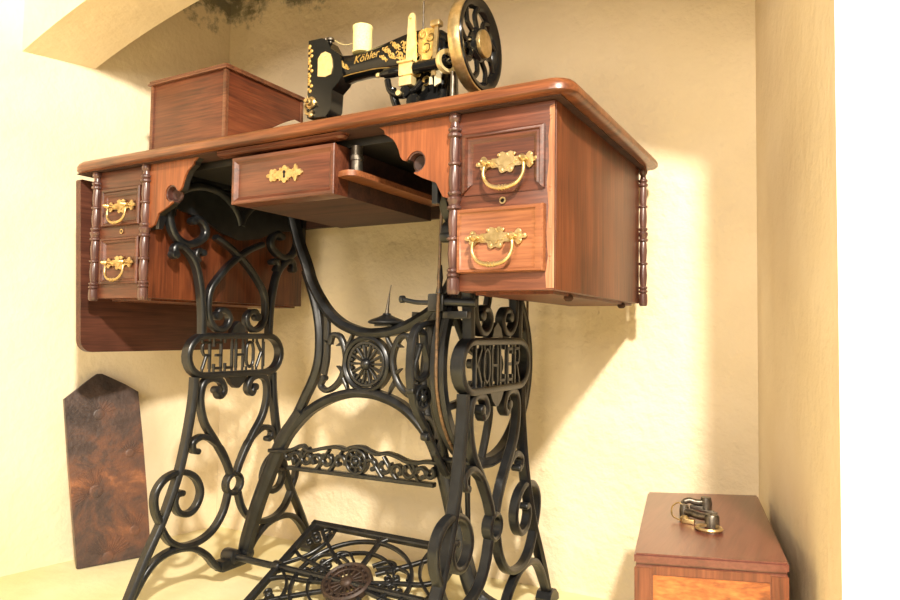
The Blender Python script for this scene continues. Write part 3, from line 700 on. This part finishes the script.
# ------------------------------------------------------------------ sewing machine
SM = thing('sewing_machine', 'black and gold antique sewing machine with a large spoked hand wheel on the tabletop', 'sewing machine', (-.37, .195, .780))
YM = .195
bm = B(); box(bm, (-.575, .105, .7802), (-.205, .285, .796), .004); obj('bed', bm, M_ENAM, SM)
def ell(x, y, z, ry, rz, ax, n=20, sq=2.6):
    out = []
    for k in range(n):
        a = 2*PI*k/n; c, s = math.cos(a), math.sin(a)
        c = math.copysign(abs(c)**(2/sq), c); s = math.copysign(abs(s)**(2/sq), s)
        if ax == 'x': out.append(Vector((x, y+ry*c, z+rz*s)))
        else: out.append(Vector((x+ry*c, y+rz*s, z)))
    return out
bm = B()   # horizontal arm swelling towards the pillar
loft(bm, [ell(x, YM, z, ry, rz, 'x') for x, z, ry, rz in ((-.520, .958, .016, .034), (-.497, .948, .019, .034), (-.480, .944, .020, .027), (-.455, .945, .0195, .0225), (-.42, .946, .020, .0225), (-.385, .947, .0215, .026), (-.35, .948, .024, .031), (-.32, .947, .027, .036), (-.29, .944, .028, .037), (-.268, .940, .027, .034), (-.255, .938, .022, .026))])
loft(bm, [ell(x, YM, z, rx, ry, 'z') for x, z, rx, ry in ((-.292, .795, .075, .062), (-.292, .806, .070, .058), (-.290, .822, .052, .044), (-.288, .845, .042, .035), (-.292, .875, .045, .030), (-.297, .905, .050, .028), (-.297, .935, .044, .027), (-.295, .965, .030, .022))])
arm = obj('arm', bm, M_ENAM, SM)
bm = B()   # head at the left end
hp = [(-.541, .862), (-.498, .859), (-.487, .872), (-.485, .905), (-.470, .917), (-.462, .930), (-.468, .965), (-.489, .980), (-.500, .998), (-.510, 1.003), (-.541, 1.004)]
mpH = lambda u, v, d: Vector((u, YM+d, v))
prism(bm, hp, mpH, -.023, .010)
bmesh.ops.bevel(bm, geom=[e for e in bm.edges if e.is_boundary is False and e.calc_face_angle(0) > .9], offset=.0035, segments=2, affect='EDGES')
lathe(bm, (-.513, YM, .797), (0, 0, 1), [(.0035, 0), (.0035, .07)], 12)
hd = obj('head', bm, M_ENAM, SM)
bm = B()   # brass face plate on the end with scrollwork, cream oval on the front, tension discs
box(bm, (-.5445, YM-.020, .902), (-.5405, YM+.020, 1.002), .0015)
for k in range(9): disc(bm, -.0+YM-.022+.0, .914+k*.0095, .0030, lambda u, v, d: Vector((-.538+d, u, v)), .004)
for k in range(10):
    disc(bm, -.5345+.003*math.sin(k*1.9), .910+k*.0092, .0034, lambda u, v, d: Vector((u, YM-.0235-d, v)), .002, n=8)
obj('face_plate', bm, M_GOLD, hd)
bm = B(); pl_ = [(-.517, .934), (-.500, .930), (-.487, .933), (-.484, .945), (-.485, .960), (-.489, .970), (-.500, .976), (-.510, .974), (-.517, .966)]
prism(bm, pl_, lambda u, v, d: Vector((u, YM-.0232-d, v)), 0, .0016); disc(bm, -.500, .968, .0022, lambda u, v, d: Vector((u, YM-.0255-d, v)), .002)
obj('oval_plate', bm, M_CREAMB, hd)
bm = B()
for dz, rr, dy in ((.888, .011, .006), (.888, .007, .012), (.888, .004, .018)):
    lathe(bm, (-.531, YM-.022, dz), (0, -1, 0), [(rr, 0), (rr, dy-.002), (rr*.8, dy), (0, dy)], 18)
lathe(bm, (-.541, YM-.012, .895), (-1, 0, 0), [(.006, 0), (.0075, .004), (.0055, .009), (.003, .013), (0, .013)], 14)
tube(bm, [(-.540, YM-.02, .905), (-.545, YM-.024, .885), (-.538, YM-.026, .868), (-.526, YM-.025, .872)], .0028, 8)
lathe(bm, (-.531, YM-.022, .866), (0, -1, 0), [(.005, 0), (.005, .004), (.002, .006), (0, .006)], 12)
obj('thread_tension', bm, M_BRASS, hd)
bm = B(); lathe(bm, (-.544, YM-.0, .965), (-1, 0, 0), [(.0016, 0), (.0016, .010), (.003, .011), (.003, .014), (0, .014)], 10)
obj('thread_guide', bm, M_BRASS, hd)
bm = B(); lathe(bm, (-.521, YM, 1.002), (0, 0, 1), [(.0045, 0), (.0045, .004), (.0028, .005), (.0028, .011), (.0018, .012), (0, .012)], 14)
lathe(bm, (-.506, YM-.004, 1.000), (0, 0, 1), [(.003, 0), (.003, .003), (.0075, .004), (.0080, .007), (.006, .009), (0, .010)], 16)
obj('thumb_screw', bm, M_STEEL, hd)

# gold lettering and scrolls on the arm
cu = bpy.data.curves.new('lettering', 'FONT'); cu.body = 'Köhler'; cu.size = .0195; cu.extrude = .0006; cu.shear = .25; cu.space_character = 1.05
cu.align_x = 'CENTER'
to = bpy.data.objects.new('tmp_text', cu); COL.objects.link(to)
dg = bpy.context.evaluated_depsgraph_get(); me = bpy.data.meshes.new_from_object(to.evaluated_get(dg))
bpy.data.objects.remove(to)
bm = B(); bm.from_mesh(me)
def arm_y(x, z):   # front surface of the arm
    t = [(-.48, .944, .020, .027), (-.42, .946, .020, .0225), (-.385, .947, .0215, .026), (-.35, .948, .024, .031), (-.32, .947, .027, .036), (-.29, .944, .028, .037)]
    for i in range(len(t)-1):
        if x <= t[i+1][0] or i == len(t)-2:
            f = min(max((x-t[i][0])/(t[i+1][0]-t[i][0]), 0), 1)
            c = [t[i][k]+(t[i+1][k]-t[i][k])*f for k in range(4)]; break
    q = min(abs((z-c[1])/c[3]), .98)
    return YM-c[2]*(1-q**2.6)**(1/2.6)
for v in bm.verts:
    x = -.4130+v.co.x*.95; z = .9455+v.co.y*1.0+(x+.413)*.06; d = v.co.z
    v.co = Vector((x, arm_y(x, z)-.0006-d, z))
obj('gold_lettering', bm, M_GOLD, arm)
bm = B(); random.seed(3)
def curl(cx, cz, r, a0, a1, w):
    p = [(cx+r*(1-.6*k/9)*math.cos(a0+(a1-a0)*k/9), cz+r*(1-.6*k/9)*math.sin(a0+(a1-a0)*k/9)) for k in range(10)]
    bar(bm, p, lambda u, v, d: Vector((u, arm_y(u, v)-.0006-d, v)), w, .0012, n=2)
for cx, cz, r in ((-.368, .954, .008), (-.357, .943, .007), (-.347, .957, .008), (-.340, .940, .009), (-.330, .955, .009), (-.318, .967, .007), (-.322, .940, .009), (-.355, .962, .005), (-.310, .953, .008), (-.375, .942, .005), (-.470, .950, .008), (-.458, .944, .006), (-.333, .928, .006)):
    a = random.uniform(0, 6); curl(cx, cz, r*.75, a, a+5, .0026)
    curl(cx-.006, cz+.004, r*.5, a+1, a+6, .0020); curl(cx+.006, cz-.005, r*.45, a+3, a-2, .0020)
    curl(cx+.002, cz-.002, r*.6, a+2, a-3, .0022)
bar(bm, [(-.478, .925), (-.45, .928), (-.41, .929), (-.38, .927), (-.35, .922)], lambda u, v, d: Vector((u, arm_y(u, v)-.0006-d, v)), .0011, .0010, n=3)
obj('gold_scrollwork', bm, M_GOLD, arm)
# cream shield decal on the pillar
bm = B()
mpS = lambda u, v, d: Vector((u, YM-.0292-d, v))
sh = [(-.300, .968), (-.285, .972), (-.270, .968), (-.2655, .950), (-.268, .930), (-.279, .918), (-.292, .921), (-.301, .935)]
prism(bm, sh, mpS, 0, .0018)
for cx, cz, r in ((-.292, .962, .008), (-.277, .955, .008), (-.285, .940, .009), (-.300, .925, .008), (-.302, .900, .007), (-.285, .885, .008), (-.272, .900, .006)):
    for k in range(3):
        a = random.uniform(0, 6)
        bar(bm, [(cx+r*(1-.5*j/8)*math.cos(a+j*.6), cz+r*(1-.5*j/8)*math.sin(a+j*.6)) for j in range(9)], mpS, .0028, .0022, n=2, d0=.0016)
obj('shield_decal', bm, M_GOLD, arm)
bm = B(); prism(bm, [(-.262, .868), (-.251, .872), (-.249, .895), (-.254, .905), (-.262, .900)], lambda u, v, d: Vector((u, YM-.040-d, v)), 0, .003)
prism(bm, [(-.272, .872), (-.266, .872), (-.267, .885), (-.271, .884)], lambda u, v, d: Vector((u, YM-.040-d, v)), 0, .003)
obj('worn_patch', bm, plain('worn_white_enamel', (.62, .56, .38), .4), arm)

# tall brass thread plate, posts and the bobbin winder on the front
bm = B(); prism(bm, [(-.3155, .912), (-.2960, .910), (-.2985, .988), (-.3005, .9935), (-.3060, .995), (-.3110, .989)], mpH, -.046, -.042)
disc(bm, -.3050, .987, .002, mpH, .006, -.046)
obj('thread_plate', bm, M_CREAMB, SM)
bm = B(); tube(bm, [(-.311, YM, .97), (-.3105, YM, 1.035)], .0014, 8, smooth=False); lathe(bm, (-.311, YM, .975), (0, 0, 1), [(.004, 0), (.003, .012), (0, .013)], 10)
obj('spool_pin', bm, M_STEEL, SM)
bm = B(); prism(bm, [(-.2665, .885), (-.259, .885), (-.2545, .965), (-.261, .967)], mpH, -.046, -.042); box(bm, (-.2680, YM-.050, .963), (-.2500, YM-.036, .973), .003)
obj('winder_lever', bm, M_BRASS, SM)
bm = B(); XA = (1, 0, 0)
lathe(bm, (-.366, .150, .9030), XA, [(.003, 0), (.0045, .004), (.0045, .008), (.0075, .010), (.0085, .020), (.0085, .036), (.006, .040), (.006, .046)], 16)
lathe(bm, (-.300, .150, .9020), XA, [(.007, 0), (.0095, .003), (.0095, .050), (.006, .054), (.006, .070)], 16)
tube(bm, [(-.352, .152, .893), (-.345, .152, .873), (-.322, .152, .862), (-.300, .152, .868), (-.285, .152, .880)], .0055, 10)
tube(bm, [(-.345, .156, .878), (-.335, .160, .845), (-.305, .165, .820), (-.295, .168, .800)], .007, 10)
lathe(bm, (-.312, .146, .865), (0, -1, 0), [(.009, -.01), (.010, 0), (.009, .004), (0, .005)], 16)
lathe(bm, (-.294, .140, .845), (0, -1, 0), [(.013, -.01), (.013, 0), (.010, .004), (0, .005)], 16)
bw = obj('bobbin_winder', bm, M_ENAM, SM)
bm = B(); box(bm, (-.325, .143, .892), (-.2990, .158, .915), .0015); box(bm, (-.322, .140, .874), (-.2985, .157, .889), .0015)
box(bm, (-.326, .139, .912), (-.296, .160, .9155), .001)
box(bm, (-.318, .146, .885), (-.304, .154, .896), .001)
obj('winder_bracket', bm, M_CREAMB, bw)
bm = B(); lathe(bm, (-.3205, .140, .862), (0, -1, 0), [(.0045, 0), (.0045, .004), (0, .005)], 12); obj('winder_screw', bm, M_CREAMB, bw)
bm = B(); lathe(bm, (-.372, .150, .903), XA, [(.0035, 0), (.0045, .003), (.003, .007)], 12); obj('winder_knob', bm, M_CREAMB, bw)
bm = B(); lathe_closed(bm, (-.240, .150, .9020), (.9, -.44, 0), [(.0125, 0), (.0185, -.002), (.0195, .003), (.0185, .008), (.0125, .006)], 28); obj('winder_ring', bm, M_CREAMB, bw)
bm = B(); tube(bm, [(-.246, .150, .9010), (-.207, .150, .9000)], .0032, 10, smooth=False); tube(bm, [(-.232, .155, .796), (-.228, .152, .885)], .0042, 10, smooth=False)
obj('winder_spindle', bm, M_STEEL, bw)

# hand wheel
HX, HY, HZ = -.208, .191, .937; HR = .0765
bm = B()
lathe_closed(bm, (HX, HY, HZ), XA, [(HR-.008, -.010), (HR-.002, -.011), (HR, -.006), (HR+.0005, .002), (HR-.0015, .0085), (HR-.006, .0105), (HR-.009, .006)], 56)
hw = obj('hand_wheel', bm, M_BRASS, SM)
bm = B(); lathe_closed(bm, (HX, HY, HZ), XA, [(HR-.0205, .000), (HR-.016, .007), (HR-.010, .0115), (HR-.0045, .0115), (HR-.003, .009), (HR-.008, .000), (HR-.015, -.006)], 56)
mpHW = lambda u, v, d: Vector((HX+.003+d, HY+u, HZ+v))
for k in range(9):
    a = 2*PI*k/9+.1
    q = lambda r, b: (r*math.cos(b), r*math.sin(b))
    bar(bm, [q(.016, a), q(.030, a+.30), q(.045, a+.36), q(.060, a+.14)], mpHW, .0085, .006, ridge=.001)
lathe(bm, (HX-.008, HY, HZ), XA, [(.018, 0), (.026, .006), (.028, .012), (.025, .017), (.022, .019), (0, .019)], 32)
obj('wheel_spokes', bm, M_ENAM, hw)
bm = B(); lathe(bm, (HX+.0105, HY, HZ), XA, [(.0215, 0), (.0225, .003), (.0215, .0065), (.016, .0078), (0, .0082)], 32); obj('hub_cap', bm, M_BRASS, hw)
bm = B(); tube(bm, [(-.262, HY, HZ), (-.218, HY, HZ)], .016, 16, smooth=False); obj('wheel_shaft', bm, M_ENAM, hw)

# thread spool
sp = thing('thread_spool', 'spool of pale yellow thread standing on the sewing machine arm', 'thread spool', (-.4370, YM, .9690))
bm = B(); lathe(bm, (-.4370, YM, .9690), (0, 0, 1), [(.0175, 0), (.0182, .002), (.0170, .005), (.0165, .006)] + [(.0168+(.0004 if k % 2 else 0), .007+k*.0016) for k in range(22)] + [(.0170, .0425), (.0182, .045), (.0178, .048), (.006, .0485), (0, .0470)], 28)
obj('thread', bm, M_THREAD, sp)
bm = B(); tube(bm, [(-.4555, YM-.004, .990), (-.475, YM-.004, .991), (-.497, YM-.004, 1.0035)], .0004, 6); obj('loose_thread', bm, M_THREAD, sp)

# curl of paper on the front edge of the top
bm = B(); rows = []
for i in range(7):
    x = -.452+.050*i/6; rows.append([Vector((x, -.012+.05*j/5, .7806+.0075*math.sin(PI*.5*i/6)*(1-.5*j/5))) for j in range(6)])
vs = [[bm.verts.new(c) for c in r] for r in rows]
for i in range(6):
    for j in range(5): bm.faces.new((vs[i][j], vs[i+1][j], vs[i+1][j+1], vs[i][j+1]))
bmesh.ops.solidify(bm, geom=bm.faces[:], thickness=.0005)
tag(obj('paper_slip', bm, M_PAPER), 'small curled slip of white paper on the tabletop under the machine', 'paper')

# ------------------------------------------------------------------ box on the floor, lower right
q0, q1, q2, q3 = Vector((.090, .013)), Vector((.243, .066)), Vector((.181, .395)), Vector((.031, .326))
def bq(u, v):   # bilinear: u across the front, v towards the back
    return q0*(1-u)*(1-v)+q1*u*(1-v)+q2*u*v+q3*(1-u)*v
def slab(bm, u0, u1, v0, v1, z0, z1, bev=0):
    vs = []
    for z in (z0, z1):
        for u, v in ((u0, v0), (u1, v0), (u1, v1), (u0, v1)):
            c = bq(u, v); vs.append(bm.verts.new((c.x, c.y, z)))
    fs = [bm.faces.new([vs[i] for i in f]) for f in ((3,2,1,0), (4,5,6,7), (0,1,5,4), (1,2,6,5), (2,3,7,6), (3,0,4,7))]
    if bev: bmesh.ops.bevel(bm, geom=list({e for f in fs for e in f.edges}), offset=bev, segments=2, affect='EDGES')
cc = bq(.5, .5)
wb = thing('wooden_box', 'wooden box with orange striped front and dark red lid on the floor, right corner', 'box', (cc.x, cc.y, 0))
bm = B(); slab(bm, .010, .990, .004, .996, .001, .2230, .001); obj('box_body', bm, M_MAHO, wb)
bm = B(); slab(bm, .125, .880, .0005, .01, .03, .2125, .0006); obj('front_panel', bm, M_BOXF, wb)
bm = B(); slab(bm, .002, .120, .001, .012, .001, .2205, .0008); slab(bm, .885, .998, .001, .012, .001, .2205, .0008)
slab(bm, .119, .886, .0015, .012, .213, .2225, .0006)
obj('box_stile', bm, wood('dark_stile_wood', (.06,.018,.009), (.14,.038,.016), (.22,.065,.028), 'z', .4), wb)
bm = B(); slab(bm, 0, 1, 0, 1, .2235, .2355, .0022); obj('box_lid', bm, M_MAHO, wb)

# two small metal sewing attachments on the box
ZB = .2358
TR = [.118, .271, .72, .122, .249]
def P(x, y, z=0): return Vector(((x-TR[0])*TR[2]+TR[3], (y-TR[1])*TR[2]+TR[4], ZB+z))
a1 = thing('sewing_attachment', 'small grey metal sewing foot, the rear one on the box lid', 'sewing attachment', (.122, .255, ZB))
bm = B(); tube(bm, [P(.088, .268, .010), P(.097, .271, .012), P(.110, .274, .010), P(.126, .280, .011)], .0042, 10)
lathe(bm, P(.126, .281, .0), (0, 0, 1), [(.0075, 0), (.008, .010), (.0065, .0175), (0, .018)], 14)
tube(bm, [P(.088, .268, .011), P(.085, .262, .007), P(.087, .258, .002)], .003, 8)
box(bm, P(.098, .268, 0), P(.122, .284, .006), .001)
obj('shank', bm, M_STEEL, a1)
bm = B(); box(bm, P(.118, .262, 0), P(.143, .270, .0025), .0008); box(bm, P(.128, .257, .0), P(.150, .264, .002), .0006); obj('presser_toe', bm, M_STEEL, a1)
TR = [.122, .204, .80, .129, .176]
a2 = thing('sewing_attachment', 'larger metal and brass sewing foot with a round ring, nearest on the box lid', 'sewing attachment', (.130, .170, ZB))
bm = B(); tube(bm, [P(.096, .222, .010), P(.112, .212, .011), P(.128, .204, .010), P(.146, .196, .012)], .005, 10)
lathe(bm, P(.100, .220, .0), (0, 0, 1), [(.006, 0), (.0065, .012), (.005, .019), (0, .020)], 14)
lathe(bm, P(.147, .194, .0), (0, 0, 1), [(.009, 0), (.009, .013), (.0075, .016), (0, .016)], 16)
obj('shank', bm, M_STEEL, a2)
bm = B(); lathe_closed(bm, P(.146, .172, .003), (0, 0, 1), [(.0118, -.0015), (.0155, -.002), (.0168, 0), (.0155, .002), (.0118, .0015)], 28); obj('ring_foot', bm, M_BRASS, a2)
bm = B(); tube(bm, [P(.100, .232, .012), P(.088, .236, .018), P(.080, .222, .014), P(.084, .204, .006), P(.098, .196, .003)], .0011, 8)
box(bm, P(.101, .193, 0), P(.120, .203, .006), .001); lathe(bm, P(.104, .200, .0), (0, 0, 1), [(.005, 0), (.006, .006), (.003, .009), (0, .009)], 12)
obj('wire_guide', bm, M_BRASS, a2)

# ------------------------------------------------------------------ carved board leaning on the left wall
a = Vector((-1.0240, .079, 0)); e = (Vector((-.975, .210, 0))-a).normalized(); out = Vector((-e.y, e.x, 0)); th = math.radians(8.5)
up = out*math.sin(th)+Vector((0, 0, math.cos(th))); nn = e.cross(up).normalized()
if nn.x < 0: nn = -nn    # towards the room
off = Vector((0, 0, .002))
bdm = lambda u, v, d: a+off+e*u+up*v+nn*d
bd = thing('carved_board', 'brown and orange carved wooden board with a pointed top leaning against the left wall', 'board', tuple(a))
bm = B()
outl = [(0, 0), (.1395, 0), (.134, .12), (.1265, .24), (.1180, .343), (.092, .360), (.058, .378), (.046, .384), (.036, .384), (.018, .370), (-.006, .350), (-.0245, .335), (-.017, .22), (-.008, .10)]
prism(bm, outl, bdm, -.013, 0)
bmesh.ops.bevel(bm, geom=[x for x in bm.edges if x.calc_face_angle(0) > 1.2], offset=.0012, segments=2, affect='EDGES')
obj('board_body', bm, M_BOARD, bd)
for (cu, cv, a0, a1, r0, r1, k) in ((.034, .145, 1.2, 3.7, .012, .046, 17), (.108, .055, -.2, 2.2, .010, .036, 13), (.056, .012, .3, 2.7, .010, .045, 15), (.040, .300, .3, 2.8, .010, .034, 11), (.100, .215, 0, 2.4, .008, .026, 10)):
    bm = B(); disc(bm, cu, cv, r0+.001, bdm, .0016, .0005, dome=.02)
    for i in range(k):
        t = a0+(a1-a0)*i/(k-1)
        p, q = (cu+r0*math.cos(t), cv+r0*math.sin(t)), (cu+r1*math.cos(t), cv+r1*math.sin(t))
        if min(p[1], q[1]) < .004: continue
        if not (-.012 < q[0] < .128 and -.012 < p[0] < .128): continue
        bar(bm, [p, q], bdm, .0030, .0016, smooth=False, taper=(.4, 1), d0=.0005)
    obj('shell_carving', bm, M_BOARD, bd)

# ------------------------------------------------------------------ camera
cam = bpy.data.cameras.new('camera'); co = bpy.data.objects.new('camera', cam); COL.objects.link(co)
cam.sensor_width = 36; cam.lens = 690.006/900*36; cam.clip_start = .02
A_, P_, R_ = 0.512713936, 0.0463336409, -0.0130974696
Rz = Matrix.Rotation(A_, 3, 'Z'); Rx = Matrix.Rotation(P_, 3, 'X'); Ry = Matrix.Rotation(R_, 3, 'Y')
Mx = Rz @ Rx @ Ry
r, f, u = Mx.col[0], Mx.col[1], Mx.col[2]
co.matrix_world = Matrix(((r.x, u.x, -f.x, .2916), (r.y, u.y, -f.y, -.7714), (r.z, u.z, -f.z, .4792), (0, 0, 0, 1)))
S.camera = co

# ------------------------------------------------------------------ light
def lamp(name, kind, loc, energy, color, **kw):
    l = bpy.data.lights.new(name, kind); l.energy = energy; l.color = color
    for k, v in kw.items(): setattr(l, k, v)
    o = bpy.data.objects.new(name, l); COL.objects.link(o); o.location = loc; return o
lamp('spot_lamp', 'POINT', (.74, -1.10, 1.56), 262, (1, .91, .76), shadow_soft_size=.055)
lamp('fill_light', 'AREA', (.15, -2.5, 1.25), 42, (1, .88, .72), size=.9).rotation_euler = (math.radians(84), 0, math.radians(8))  # added fill with no visible source, lifts the shaded upper back wall
w = bpy.data.worlds.new('world'); S.world = w; w.use_nodes = True
bg = w.node_tree.nodes['Background']; bg.inputs['Color'].default_value = (1, .86, .71, 1); bg.inputs['Strength'].default_value = .36
S.view_settings.view_transform = 'Standard'; S.view_settings.look = 'None'; S.view_settings.gamma = 1; S.view_settings.use_curve_mapping = False
S.view_settings.exposure = 0.12
